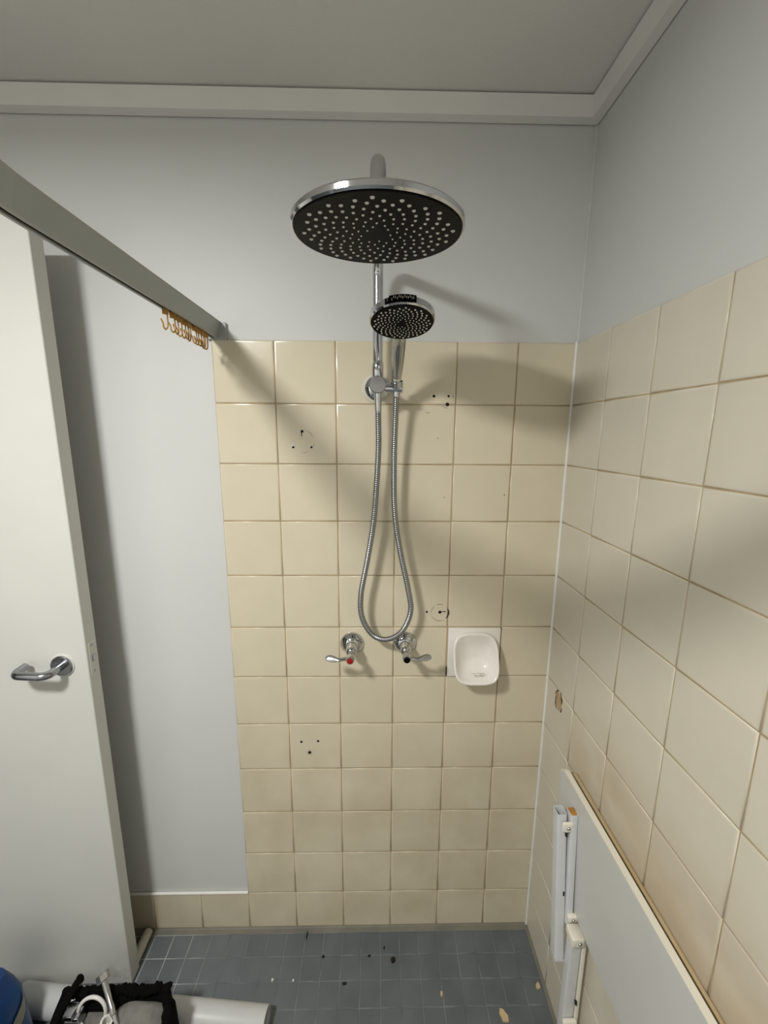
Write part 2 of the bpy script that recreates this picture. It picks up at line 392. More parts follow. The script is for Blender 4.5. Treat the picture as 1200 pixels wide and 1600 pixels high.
lp = obj('latch_plate', box((DX, DF+0.008, 1.000), (DX+0.0012, DB-0.006, 1.085), 0.0005, 1), M_DOOR, door)
obj('latch_bolt', box((DX, DF+0.015, 1.034), (DX+0.0035, DB-0.013, 1.052), 0.002, 2), M_CHROME_D, lp)
for zz in (1.008, 1.077): obj('screw', lathe([(0.0035, 0), (0.003, 0.0012)], (DX+0.001, (DF+DB)/2, zz), (1, 0, 0), 10), M_STEEL, lp)
for zz in (0.25, 1.05, 1.85): obj('hinge', tube([(XL+0.006, DB+0.004, zz-0.05), (XL+0.006, DB+0.004, zz+0.05)], 0.006, 10), M_STEEL, door)

# ================================================================ CURTAIN RAIL
rail = thing('curtain_rail', (0.015, 0.006, 1.826), 'grey metal curtain rail running out from the wall above the tiles', 'curtain rail')
path = arc_path([(0.0, 0.001, 0), (0.0, -0.93, 0), (XC-0.004, -0.93, 0)], 0.375, 24)
def sweep(poly, path):
    bm = bmesh.new(); rings = []
    for i, p in enumerate(path):
        d = ((path[i+1]-p) if i == 0 else (p-path[i-1]) if i == len(path)-1 else (path[i+1]-path[i-1])).normalized()
        side = Vector((-d.y, d.x, 0))          # to +x while the path runs towards -y
        rings.append([bm.verts.new((p.x+side.x*q[0], p.y+side.y*q[0], q[1])) for q in poly])
    n = len(poly)
    for a, b in zip(rings, rings[1:]):
        for k in range(n): bm.faces.new((a[k], a[(k+1) % n], b[(k+1) % n], b[k]))
    bm.faces.new(rings[0][::-1]); bm.faces.new(rings[-1]); return bm
# C-shaped channel with a slot below
chan = [(0.0285, 1.862), (0.0265, 1.8605), (0.0185, 1.8265), (0.0170, 1.8250), (0.0140, 1.8250), (0.0140, 1.8275), (0.0165, 1.8275), (0.0245, 1.8585), (-0.0025, 1.8585), (0.0035, 1.8275), (0.0060, 1.8275), (0.0060, 1.8250), (0.0020, 1.8250), (0.0005, 1.8265), (-0.0065, 1.8605), (-0.0065, 1.862)]
chan = chan[::-1]
obj('channel', sweep(chan, path), M_ALU, rail)
obj('slot_shade', sweep([(0.0042, 1.8278), (0.0158, 1.8278), (0.0175, 1.8345), (0.0025, 1.8345)], path[:-1]), M_DARK, rail)  # added dark strip, painted stand-in for the shade inside the slot
obj('end_bracket', box((-0.009, -0.004, 1.822), (0.040, WB, 1.862), 0.002, 2), M_ALU, rail)
obj('end_bracket', box((XC-0.004, -0.955, 1.822), (XC+WB, -0.905, 1.866), 0.002, 2), M_ALU, rail)
# hooks
def hook_parts(root, y, rz, sw):
    R = Matrix.Translation((0.010, y, 1.8275)) @ Matrix.Rotation(rz, 4, 'Z') @ Matrix.Rotation(sw, 4, 'Y')
    a = bmesh.new(); add_box(a, (-0.0013, -0.0055, -0.0125), (0.0013, 0.0055, -0.0035), 0.0006, 1, R); add_box(a, (-0.0013, -0.0022, -0.0045), (0.0013, 0.0022, 0.0005), 0, 1, R)
    obj('slider', a, M_HOOK, root)
    pts = [(0, 0.0030, -0.011), (0, 0.0032, -0.022), (0, 0.0026, -0.033), (0, -0.001, -0.0385), (0, -0.0045, -0.035), (0, -0.0052, -0.028), (0, -0.0085, -0.021)]
    obj('hook_wire', tube([R @ q for q in spline(pts, 4)], 0.0015, 8), M_HOOK, root, smooth=60)
ORD = 'first second third fourth fifth sixth seventh eighth ninth tenth eleventh twelfth'.split()
hy = [-0.2405, -0.2130, -0.1990, -0.1830, -0.1660, -0.1545, -0.1400, -0.1160, -0.1030, -0.0900, -0.0770, -0.0640, -0.0550]
for k, y in enumerate(hy):
    if k == 0: lab = 'amber plastic curtain hook hanging alone, apart from the bunched hooks on the rail'
    elif k == len(hy)-1: lab = 'amber plastic curtain hook nearest the tiled wall, last of the bunched hooks'
    elif k == 1: lab = 'first amber plastic hook of the bunch, next to the lone hook on the rail'
    else: lab = ORD[len(hy)-1-k]+' amber plastic curtain hook on the rail, counted from the tiled wall'
    t = thing('curtain_hook', (0.010, y, 1.826), lab, 'curtain hook', 'curtain hooks on the rail')
    hook_parts(t, y, math.radians(random.uniform(-55, -15) if k else -50), math.radians(jit(5)))

# ================================================================ SHOWER COLUMN
SX, SY = 0.409, -0.062
sh = thing('rail_shower', (SX, 0, 1.71), 'chrome rail shower with a large round black-faced overhead rose', 'shower')
HC = Vector((0.408, -0.411, 1.884))
obj('riser_pipe', tube(arc_path([(SX, SY, 1.735), (SX, SY, 1.992), (HC.x, HC.y, 1.992), (HC.x, HC.y, 1.915)], 0.048, 10), 0.0118, 24), M_CHROME, sh, smooth=40)
obj('pipe_collar', lathe([(0.0128, 0), (0.0138, 0.002), (0.0138, 0.032), (0.0118, 0.037)], (SX, SY, 1.728), (0, 0, 1), 28), M_CHROME, sh, smooth=30)
obj('wall_seal', lathe([(0.036, 0), (0.0355, 0.003), (0.031, 0.004)], (SX-0.004, 0, 1.7105), (0, -1, 0), 40), M_PVC2, sh, smooth=30)
obj('wall_flange', lathe([(0.030, 0.003), (0.030, 0.007), (0.024, 0.013), (0.0165, 0.016), (0.0165, 0.030)], (SX-0.001, 0, 1.7105), (0, -1, 0), 40), M_CHROME, sh, smooth=35)
obj('bracket_body', lathe([(0.0155, 0), (0.0165, 0.002), (0.0165, 0.036), (0.0150, 0.039)], (SX, -0.030, 1.711), (0, -1, 0), 36), M_CHROME, sh, smooth=30)
obj('diverter_knob', lathe([(0.0145, 0), (0.0195, 0.001), (0.0195, 0.0125), (0.0180, 0.0142)], (SX, -0.069, 1.7105), (0, -1, 0), 40), M_CHROME_D, sh, smooth=30)
obj('hose_outlet', lathe([(0.0095, 0), (0.0095, 0.018), (0.0085, 0.024)], (SX+0.001, -0.060, 1.703), (0, 0, -1), 20), M_CHROME, sh, smooth=30)
bm = bmesh.new()
add_tube(bm, [(SX+0.010, -0.066, 1.7035), (SX+0.020, -0.068, 1.7035), (SX+0.022, -0.070, 1.7035), (SX+0.0575, -0.072, 1.7035), (SX+0.0585, -0.072, 1.7035)], [0.0075, 0.0075, 0.0108, 0.0108, 0.0098], 24)
obj('holder_arm', bm, M_CHROME, sh, smooth=35)
obj('holder_cup', lathe([(0.0118, 0.004), (0.0128, 0.002), (0.0145, 0.004), (0.0148, 0.0165), (0.0142, 0.0175), (0.0128, 0.0175), (0.0118, 0.004)], (0.4540, -0.071, 1.7035), (0, -0.45, 1), 28, False, False), M_CHROME, sh, smooth=30)
# overhead rose
def rose(parent, c, R, tilt, h, nnoz, s0, s1, name, rimw, back=()):
    n = Vector((0, math.sin(tilt), -math.cos(tilt)))      # face direction, tilt>0 turns it to the wall
    u = Vector((1, 0, 0)); v = n.cross(u)
    root = obj(name, lathe([(R-rimw-0.0012, 0.0006), (R-rimw, -0.0004), (R-0.0025, -0.0006), (R, 0.002), (R, h-0.003), (R-0.003, h), *back], c, -n, 72), M_CHROME, parent, smooth=35)
    face = obj('face_plate', lathe([(R-rimw, -0.001), (R-rimw-0.0008, -0.0024), (R*0.12, -0.0028)], c, -n, 64), M_BLACK, root, smooth=30)
    bm = bmesh.new()
    for i in range(nnoz):
        t = (i+0.5)/nnoz; r = R*(0.13+0.74*t**0.66); a = i*2.399963
        s = s0+(s1-s0)*t
        p = Vector(c)+n*0.0024+(u*math.cos(a)+v*math.sin(a))*r
        add_lathe(bm, [(s, 0), (s*0.85, 0.0012), (s*0.5, 0.0017)], p, n, 8, cap0=False)
    obj('nozzles', bm, M_NOZ, face, kind='stuff', smooth=50)
    return root
rr = rose(sh, HC, 0.125, 0.055, 0.0110, 168, 0.0015, 0.0032, 'overhead_rose', 0.004, back=((0.045, 0.022), (0.018, 0.026), (0.016, 0.034)))
obj('swivel_nut', lathe([(0.0165, 0), (0.0165, 0.014), (0.0125, 0.018)], (HC.x, HC.y, 1.906), (0, 0, 1), 24), M_CHROME, rr, smooth=30)

# hand shower in its holder
hs = thing('hand_shower', (0.4545, -0.072, 1.70), 'small chrome hand shower with round black face clipped in its holder', 'hand shower')
C2 = Vector((0.4548, -0.240, 1.8060)); tl = -0.262
n2 = Vector((0, math.sin(tl), -math.cos(tl)))
base = Vector((0.4525, -0.078, 1.7175))
neck = C2 - n2*0.012 + Vector((0, 0.052, -0.0135))
hpts = spline([base, base+(neck-base)*0.35+Vector((0.0, 0, 0.004)), base+(neck-base)*0.75+Vector((0, 0, 0.008)), neck, C2-n2*0.014+Vector((0, 0.030, -0.004))], 5)
hr_ = [0.0105+0.0042*math.sin(min(1, i/14)*math.pi*0.75) for i in range(len(hpts))]
for k in range(5): hr_[-1-k] = 0.0125+0.0016*(4-k)
obj('handle', tube(hpts, hr_, 20), M_CHROME_D, hs, smooth=40)
obj('handle_nut', lathe([(0.0105, 0), (0.0115, 0.002), (0.0115, 0.018), (0.0100, 0.020)], base+Vector((0, 0.003, -0.003)), (neck-base), 20), M_CHROME, hs, smooth=30)
hh = rose(hs, C2, 0.0622, tl, 0.0165, 150, 0.0011, 0.0020, 'spray_head', 0.0022, back=((0.03, 0.022), (0.006, 0.023)))
# black control label on the front of the rim, with its row of white tick marks
def rimpt(a, hgt, off): 
    u = Vector((1, 0, 0)); v = Vector((0, -math.cos(tl), -math.sin(tl)))
    return C2-n2*hgt+(u*math.sin(a)+v*math.cos(a))*(0.0622+off)
bm = bmesh.new(); A0, A1 = -0.44, 0.36; prev = None
for k in range(17):
    a = A0+(A1-A0)*k/16; row = [bm.verts.new(rimpt(a, 0.0035, 0.0006)), bm.verts.new(rimpt(a, 0.0165, 0.0006))]
    if prev: bm.faces.new((prev[0], row[0], row[1], prev[1]))
    prev = row
lab = obj('control_label', bm, M_BLACK, hh, smooth=True)
bm = bmesh.new()
for k in range(13):
    a = A0+0.09+(A1-A0-0.18)*k/12; h0 = 0.0065+0.004*abs(math.sin(k*1.1)); 
    f = [bm.verts.new(rimpt(a+dx, hh_, 0.0009)) for dx, hh_ in ((-0.008, h0), (0.008, h0), (0.008, h0+0.0045), (-0.008, h0+0.0045))]
    bm.faces.new(f)
obj('label_marks', bm, M_NOZ, lab)

# hose: ribbed metal loop from the outlet down and back up to the hand shower
hp = [(0.4100, -0.060, 1.684), (0.4112, -0.058, 1.62), (0.4118, -0.055, 1.5636), (0.4070, -0.052, 1.4684), (0.3988, -0.050, 1.3698), (0.3823, -0.050, 1.2676), (0.3668, -0.050, 1.1797), (0.3700, -0.050, 1.1166), (0.3985, -0.050, 1.0669), (0.4371, -0.052, 1.0550), (0.4770, -0.052, 1.0790), (0.4985, -0.052, 1.1345), (0.4910, -0.052, 1.1974), (0.4684, -0.050, 1.3022), (0.4535, -0.050, 1.4032), (0.4505, -0.052, 1.5325), (0.4525, -0.062, 1.640), (0.4535, -0.070, 1.6945)]
fine = spline(hp, 40)
acc = [0.0]
for a, b in zip(fine, fine[1:]): acc.append(acc[-1]+(b-a).length)
tot = acc[-1]; step = 0.00125; pts = []; j = 0
for k in range(int(tot/step)):
    s = k*step
    while acc[j+1] < s: j += 1
    pts.append(fine[j].lerp(fine[j+1], (s-acc[j])/(acc[j+1]-acc[j])))
rad = [0.0079 if (k//2) % 2 else 0.0066 for k in range(len(pts))]
hose = thing('shower_hose', (0.41, -0.06, 1.684), 'ribbed chrome shower hose hanging in a long loop below the hand shower', 'hose')
obj('hose_tube', tube(pts, rad, 12), M_HOSE, hose, smooth=True)
obj('hose_nut', lathe([(0.0088, 0), (0.0092, 0.002), (0.0082, 0.035), (0.0072, 0.042)], (0.4100, -0.060, 1.690), (0.01, 0.02, -1), 20), M_CHROME, hose, smooth=40)
obj('hose_nut', lathe([(0.0088, 0), (0.0092, 0.002), (0.0085, 0.012)], (0.4535, -0.0690, 1.684), (0, -0.1, 1), 20), M_CHROME, hose, smooth=40)

# ================================================================ TAPS
def tap(x, z, side, capm, label):
    t = thing('tap', (x, 0, z), label, 'tap', 'lever taps below the shower')
    A = (0, -1, 0)
    obj('flange', lathe([(0.0335, 0), (0.0332, 0.003), (0.0300, 0.008), (0.0270, 0.011), (0.0235, 0.016), (0.0175, 0.0195), (0.0150, 0.021)], (x, 0, z), A, 40), M_CHROME, t, smooth=40)
    obj('spindle_cover', lathe([(0.0150, 0.018), (0.0150, 0.048), (0.0125, 0.054), (0.0085, 0.057), (0.0075, 0.066), (0.0095, 0.072)], (x, 0, z), A, 32), M_CHROME, t, smooth=40)
    hub = obj('lever_hub', lathe([(0.0085, 0.068), (0.0110, 0.073), (0.0118, 0.084), (0.0105, 0.093), (0.0090, 0.095)], (x, 0, z), A, 32), M_CHROME, t, smooth=40)
    obj('indicator_cap', lathe([(0.0086, 0.0945), (0.0080, 0.0965), (0.004, 0.0975)], (x, 0, z), A, 24), capm, hub, smooth=40)
    # flattened paddle lever: round at the hub, wide and thin at the tip
    bm = bmesh.new(); rings = []; n = 14
    st = [(0.006, 0.0050, 0.0050, 0.000), (0.018, 0.0045, 0.0045, 0.002), (0.026, 0.0042, 0.0044, 0.0045), (0.032, 0.0050, 0.0038, 0.005), (0.040, 0.0080, 0.0030, 0.003), (0.050, 0.0098, 0.0027, 0.000), (0.058, 0.0090, 0.0025, -0.0015), (0.064, 0.0055, 0.0020, -0.002), (0.0655, 0.002, 0.001, -0.002)]
    for d, wv, wt, off in st:
        # paddle is wide across z and slightly y, thin along y
        rings.append([bm.verts.new((x+side*d, -0.084-off+math.sin(2*math.pi*k/n)*wt+0.55*math.cos(2*math.pi*k/n)*wv, z+0.0005+math.cos(2*math.pi*k/n)*wv*0.75-0.0*d)) for k in range(n)])
    for a, b in zip(rings, rings[1:]):
        for k in range(n): bm.faces.new((a[k], a[(k+1) % n], b[(k+1) % n], b[k]))
    bm.faces.new(rings[0][::-1]); bm.faces.new(rings[-1])
    obj('lever', bm, M_CHROME_D, t, smooth=50)
tap(0.3395, 1.0165, -1, M_RED, 'chrome tap with red centre cap and its lever turned to the left')
tap(0.4880, 1.0185, 1, M_BLACK, 'chrome tap with black centre cap, lever turned right, beside the hose loop')

# ================================================================ SOAP DISH
sd = thing('soap_dish', (0.685, 0, 0.99), 'white glazed ceramic soap dish set into the cream tiles', 'soap dish')
X0, X1, Z0, Z1 = 0.611, 0.7595, 0.9135, 1.0625
obj('back_plate', box((X0, -0.005, Z0), (X1, 0.0055, Z1), 0.0025, 3), M_CERAMIC, sd, smooth=40)
def rrect(cx, cz, hw, hh, r, n=10):
    out = []
    for qx, qz, a0 in ((1, 1, 0), (-1, 1, 90), (-1, -1, 180), (1, -1, 270)):
        for k in range(n+1):
            a = math.radians(a0+90*k/n); out.append((cx+qx*(hw-r)+math.cos(a)*r, cz+qz*(hh-r)+math.sin(a)*r))
    return out
bm = bmesh.new(); cx, cz = 0.6845, 0.9870
def lip_y(z): return -0.0135-0.050*max(0.0, min(1.0, (1.052-z)/0.118))**1.0
loops = []
def sup(cx, cz, hw, hh, e=3.0, n=44):
    out = []
    for k in range(n):
        a = 2*math.pi*k/n; c_, s_ = math.cos(a), math.sin(a)
        out.append((cx+hw*math.copysign(abs(c_)**(2/e), c_), cz+hh*math.copysign(abs(s_)**(2/e), s_)))
    return out
def loop(hw, hh, r, fy, dz=0.0, dx=0.0): loops.append([bm.verts.new((x+dx, fy(z), z+dz)) for x, z in sup(cx, cz, hw, hh, 3.4)])
loop(0.060, 0.060, 0.026, lambda z: -0.003, dz=0.004)
loop(0.0625, 0.0640, 0.028, lambda z: lip_y(z)*0.45)
loop(0.0640, 0.0650, 0.029, lambda z: lip_y(z)*0.88)
loop(0.0625, 0.0635, 0.0285, lambda z: lip_y(z)-0.0005)
loop(0.0600, 0.0610, 0.028, lambda z: lip_y(z)-0.0012)
loop(0.0575, 0.0585, 0.027, lambda z: lip_y(z)+0.0005)
loop(0.0540, 0.0550, 0.027, lambda z: lip_y(z)*0.84, dz=0.001)
loop(0.0470, 0.0470, 0.027, lambda z: -0.0045+lip_y(z)*0.46, dz=0.001)
loop(0.0340, 0.0340, 0.024, lambda z: -0.0055+lip_y(z)*0.16, dz=0.001)
loop(0.0150, 0.0150, 0.012, lambda z: -0.0070, dz=0.001)
for a, b in zip(loops, loops[1:]):
    n = len(a)
    for k in range(n): bm.faces.new((a[k], a[(k+1) % n], b[(k+1) % n], b[k]))
bm.faces.new(loops[0][::-1]); bm.faces.new(loops[-1])
obj('bowl', bm, M_CERAMIC, sd, smooth=True)
bm = bmesh.new()
for k in range(6):
    a = random.uniform(0, 6.28); x = 0.688+jit(0.018); z = 0.9475+jit(0.004); y = -0.050+0.0  
    add_tube(bm, [(x-0.006, y-0.001, z), (x, y-0.0015, z+jit(0.003)), (x+0.006, y-0.001, z+jit(0.003))], 0.0006, 5)
obj('soap_residue', bm, M_BEIGE, sd)
for lo_, hi_ in (((X1+0.0002, -0.0012, Z0+0.004), (X1+0.0022, 0.001, Z1)), ((X0-0.002, -0.0010, Z0), (X0-0.0004, 0.001, Z0+0.03)), ((X0, -0.0010, Z0-0.0022), (X0+0.03, 0.001, Z0-0.0004))):
    obj('grimy_joint', box(lo_, hi_), M_GRIME, sd)

# ================================================================ FOLD-UP SEAT
st = thing('fold_up_seat', (0.88, -0.55, FZ), 'white fold-up shower seat folded against the right wall with its leg', 'shower seat')
YA, YB = -0.186, -1.02
def seat_loop(x_t, x_b, ins, r=0.024, n=8):
    pts = []
    y0, y1, z0, z1 = YA-ins, YB+ins, 0.489+ins, 0.786-ins
    for qy, qz, a0 in ((y0-r, z1-r, 0), (y1+r, z1-r, 90), (y1+r, z0+r, 180), (y0-r, z0+r, 270)):
        for k in range(n+1):
            a = math.radians(a0+90*k/n); y = qy+math.cos(a)*r; z = qz+math.sin(a)*r
            f = (z-0.489)/(0.786-0.489)
            pts.append(Vector((x_b+(x_t-x_b)*f, y, z+0.012*(YA-y)*f)))
    return pts
def loft(loops):
    bm = bmesh.new(); R = [[bm.verts.new(p) for p in l] for l in loops]
    for a, b in zip(R, R[1:]):
        n = len(a)
        for k in range(n): bm.faces.new((a[k], a[(k+1) % n], b[(k+1) % n], b[k]))
    bm.faces.new(R[0][::-1]); bm.faces.new(R[-1]); return bm
obj('seat_panel', loft([seat_loop(0.8720, 0.8760, 0.0008), seat_loop(0.8838, 0.8878, 0.0008)]), M_SEAT, st)
def strip(loop_f):
    """edge band following the panel outline"""
    rings = [seat_loop(0.8716, 0.8756, 0.002), seat_loop(0.8718, 0.8758, 0.0), seat_loop(0.8840, 0.8880, 0.0), seat_loop(0.8842, 0.8882, 0.002)]
    bm = bmesh.new(); R = [[bm.verts.new(p) for p in l] for l in rings]
    n = len(R[0])
    for a, b in zip(R, R[1:]):
        for k in range(n): bm.faces.new((a[k], a[(k+1) % n], b[(k+1) % n], b[k]))
    return bm
obj('edge_band', strip(None), M_SEATEDGE, st)
obj('wall_batten', box((0.8965, -1.015, 0.742), (XC-0.0004, -0.200, 0.7760), 0.0035, 3), M_BROWN, st, smooth=40)
# inner tube fixed under the seat, outer leg tube folded over it
def rect_tube(name, a, b, wx, wy, th, m, cut=True, up=Vector((0, 1, 0)), rnd=0.004):
    """hollow rectangular tube from a to b, open at b"""
    a = Vector(a); b = Vector(b); d = (b-a).normalized(); e = (Vector((1, 0, 0))-d*d.x).normalized(); g = d.cross(e).normalized()
    def lp(c, ins): return [c+e*p[0]+g*p[1] for p in rrect(0, 0, wx/2-ins, wy/2-ins, max(rnd-ins, 0.001), 4)]
    return obj(name, loft([lp(a, 0), lp(b, 0), lp(b, th), lp(a+d*0.05, th)]), m, st, smooth=30)
rect_tube('seat_tube', (0.8650, -0.296, 0.462), (0.8650, -0.272, 0.737), 0.0165, 0.026, 0.002, M_TUBE)
obj('timber_plug', box((0.8580, -0.283, 0.726), (0.8720, -0.261, 0.7385), 0.001, 1), M_TIMBER, st)
rect_tube('folding_leg', (0.8475, -0.300, 0.362), (0.8405, -0.262, 0.731), 0.0225, 0.028, 0.002, M_TUBE)
obj('leg_foot', box((0.8375, -0.313, 0.354), (0.8605, -0.287, 0.364), 0.003, 2), M_WHITEPL, st)
def bracket(lo, hi, bolt):
    b = obj('pivot_bracket', box(lo, hi, 0.004, 3), M_SEATEDGE, st, smooth=40)
    obj('bolt', lathe([(0.0042, 0), (0.0042, 0.001), (0.0028, 0.0028), (0.001, 0.003)], bolt, (0, -1, 0), 14), M_CHROME_D, b, smooth=40)
bracket((0.8380, -0.2880, 0.6950), (0.8640, -0.2800, 0.7210), (0.8510, -0.2880, 0.708))
bracket((0.8570, -0.3160, 0.4760), (0.8800, -0.3050, 0.4940), (0.8690, -0.3160, 0.485))
bracket((0.8560, -0.3440, 0.4450), (0.8860, -0.3090, 0.4690), (0.8740, -0.3440, 0.457))
rect_tube('wall_post', (0.8720, -0.322, FZ+0.003), (0.8720, -0.322, 0.4535), 0.026, 0.024, 0.002, M_TUBE)
rect_tube('wall_post_strip', (0.8905, -0.326, FZ+0.003), (0.8905, -0.326, 0.470), 0.0090, 0.020, 0.002, M_SEATEDGE, rnd=0.002)
bracket((0.8560, -0.3450, 0.205), (0.8900, -0.3345, 0.222), (0.872, -0.345, 0.214))
for x, y, z in ((0.8500, -0.279, 0.686), (0.8510, -0.292, 0.535), (0.8850, -0.334, 0.27)):
    obj('slot_hole', box((x-0.002, y-0.006, z-0.006), (x+0.0015, y, z+0.006), 0.001, 1), M_HOLE, st)

# ================================================================ THINGS ON THE FLOOR
def pipe(name, a, b, r, m, label, th=0.003):
    a = Vector(a); b = Vector(b); d = (b-a).normalized(); L = (b-a).length
    t = thing(name, (a+b)/2-Vector((0, 0, r)), label, 'pipe')
    obj('pipe_wall', lathe([(r-th, 0.02), (r-th, 0), (r-0.0006, 0), (r, 0.001), (r, L-0.001), (r-0.0006, L), (r-th, L), (r-th, L-0.02)], a, d, 40, cap0=False, cap1=False), m, t, smooth=35)
    obj('pipe_bore', lathe([(r-th+0.0002, 0.001), (r-th+0.0002, L-0.001)], a, d, 32, cap0=False, cap1=False), m, t, smooth=35)
RP = 0.034
pipe('plastic_pipe', (-0.585, -0.180, FZ+RP), (0.116, -0.2395, FZ+RP), RP, M_PVC, 'thick white plastic pipe lying on the floor behind the black tool bag')
pipe('plastic_pipe', (-0.3215, -0.012, FZ+0.0135), (-0.3215, -0.30+0.205, FZ+0.0135), 0.0135, M_PVC2, 'thin cream plastic pipe stub on the floor behind the door edge')

# blue packet at the left
bl = thing('blue_packet', (-0.56, -0.30, FZ), 'blue plastic packet with beige curved stripe standing on the floor by the door', 'packet')
def packet(z0, z1, grow):
    L = []
    for k in range(9):
        t = k/8; z = z0+(z1-z0)*t; s = 1-0.10*t-0.35*max(0, t-0.8)/0.2*0.6
        L.append([Vector((x, y, z)) for x, y in rrect(-0.565, -0.300, (0.088+grow)*s, (0.058+grow)*s, 0.022, 5)])
    return L
obj('packet_body', loft(packet(FZ, 0.285, 0)), M_BLUE, bl, smooth=60)
bm = bmesh.new()
def pband(pts, wv):
    prev = None
    for (x, y, z, nx, ny) in pts:
        row = [bm.verts.new((x+nx*0.002, y+ny*0.002, z-wv)), bm.verts.new((x+nx*0.002, y+ny*0.002, z+wv))]
        if prev: bm.faces.new((prev[0], row[0], row[1], prev[1]))
        prev = row
def side(t, z):   # walk round the packet's right / front side
    s = 1-0.10*(z-FZ)/(0.285-FZ); P_ = rrect(-0.565, -0.300, (0.0885)*s, (0.0585)*s, 0.022, 5)
    n = len(P_); i = t*n; a = P_[int(i) % n]; b = P_[(int(i)+1) % n]; f = i-int(i)
    x, y = a[0]*(1-f)+b[0]*f, a[1]*(1-f)+b[1]*f
    dx, dy = x+0.565, y+0.300; l = math.hypot(dx, dy); return (x, y, z, dx/l, dy/l)
pband([side(0.74+0.30*k/20, 0.232-0.15*(1-abs(k-11)/11)) for k in range(21)], 0.021)
obj('beige_stripe', bm, M_BEIGE, bl)

# black tool bag, open at the top
bg = thing('tool_bag', (-0.225, -0.335, FZ), 'black canvas tool bag lying open on the floor in front of the pipe', 'tool bag')
def bag_loop(z, s, ins, wob, seed):
    r = random.Random(seed); P_ = rrect(-0.228, -0.345, 0.140*s-ins, 0.088*s-ins, 0.05, 7); out = []
    for i, (x, y) in enumerate(P_):
        hump = 0.022*math.exp(-((x+0.105)/0.03)**2)*(1 if y > -0.33 else 0.3)
        out.append(Vector((x+r.uniform(-wob, wob)*0.6, y+r.uniform(-wob, wob)*0.4, z+(r.uniform(-wob, wob)+hump+0.030*max(0, -0.30-x)*6*0.2 if wob > 0.003 else 0))))
    return out
L = [bag_loop(FZ, 0.90, 0, 0.0, 1), bag_loop(FZ+0.03, 1.02, 0, 0.002, 2), bag_loop(FZ+0.10, 1.04, 0, 0.003, 3), bag_loop(0.185, 1.0, 0, 0.006, 4), bag_loop(0.196, 0.99, 0.004, 0.006, 5), bag_loop(0.188, 0.97, 0.014, 0.006, 6), bag_loop(0.13, 0.97, 0.016, 0.002, 7), bag_loop(0.06, 0.92, 0.016, 0.0, 8)]
obj('bag_shell', loft(L), M_BAG, bg, smooth=True)
bm = bmesh.new(); r_ = random.Random(3)       # ruffled rim and flaps
rimp = [(-0.352+0.03*k*0.27*1.0, -0.262+r_.uniform(-0.004, 0.004), 0.203+r_.uniform(-0.006, 0.008)) for k in range(30)]
add_tube(bm, spline(rimp, 2), [0.010+r_.uniform(-0.003, 0.004) for _ in range(59)], 8)
obj('rolled_rim', bm, M_BAG, bg, smooth=60)
obj('centre_divider', loft([[Vector((x, -0.356+jit(0.003), z)) for x, z in ((-0.345, 0.05), (-0.185, 0.05), (-0.183, 0.172), (-0.195, 0.181), (-0.22, 0.176), (-0.28, 0.186), (-0.33, 0.190))], [Vector((x, -0.374+jit(0.003), z)) for x, z in ((-0.345, 0.05), (-0.185, 0.05), (-0.183, 0.170), (-0.195, 0.178), (-0.22, 0.174), (-0.28, 0.183), (-0.33, 0.186))]]), M_BAG, bg)
obj('carry_strap', tube(spline([(-0.372, -0.34, 0.14), (-0.366, -0.31, 0.19), (-0.350, -0.280, 0.225), (-0.338, -0.266, 0.243), (-0.330, -0.262, 0.252)], 5), [0.010]*10+[0.009]*6+[0.008, 0.009, 0.011, 0.007, 0.003], 8), M_BAG, bg, smooth=60)
obj('carry_strap', tube(spline([(-0.392, -0.33, 0.12), (-0.383, -0.295, 0.17), (-0.372, -0.272, 0.205), (-0.366, -0.262, 0.222)], 5), [0.009]*12+[0.010, 0.011, 0.008, 0.003], 8), M_BAG, bg, smooth=60)
obj('bag_lining', loft([[Vector((x, y, 0.165)) for x, y in rrect(-0.228, -0.312, 0.108, 0.034, 0.02, 4)], [Vector((x, y, 0.158)) for x, y in rrect(-0.228, -0.312, 0.108, 0.034, 0.02, 4)]]), M_BAGIN, bg)
# things sticking out of the bag
vs_ = thing('valve_spindle', (-0.24, -0.32, 0.14), 'long metal tap spindle with a hex head sticking out of the tool bag', 'tool')
A = Vector((-0.200, -0.330, 0.172)); B = Vector((-0.271, -0.268, 0.252)); dd = (B-A).normalized()
obj('spindle_rod', lathe([(0.0055, 0), (0.0055, 0.05), (0.0068, 0.052), (0.0068, 0.070), (0.0058, 0.072), (0.0066, (B-A).length)], A, dd, 16), M_CHROME_D, vs_, smooth=30)
obj('hex_head', lathe([(0.012, 0), (0.0145, 0.002), (0.0145, 0.014), (0.012, 0.0165)], B-dd*0.002, dd, 6), M_CHROME_D, vs_)
rg = thing('plastic_ring', (-0.288, -0.297, 0.158), 'white plastic ring standing upright among tools in the bag', 'ring')
pts = [Vector((-0.288, -0.297, 0.196))+Vector((math.cos(a)*0.034, 0.010*math.sin(a), math.sin(a)*0.034)) for a in [2*math.pi*k/28 for k in range(29)]]
obj('ring_band', tube(pts, 0.0042, 8, cap=False), M_WHITEPL, rg, smooth=60)
fit_ = thing('pipe_fitting', (-0.255, -0.34, 0.14), 'small white threaded pipe fitting beside the ring in the bag', 'pipe fitting')
obj('fitting_body', lathe([(0.012, 0), (0.012, 0.006), (0.0135, 0.007), (0.0135, 0.012), (0.012, 0.013), (0.0135, 0.014), (0.0135, 0.020), (0.012, 0.021), (0.0135, 0.022), (0.0135, 0.030), (0.009, 0.030), (0.009, 0.010)], (-0.250, -0.318, 0.176), (0.35, 0.05, 0.9), 20), M_WHITEPL, fit_, smooth=30)
cl = thing('grey_clamp', (-0.32, -0.31, 0.14), 'grey metal clamp half hidden at the left end of the bag', 'clamp')
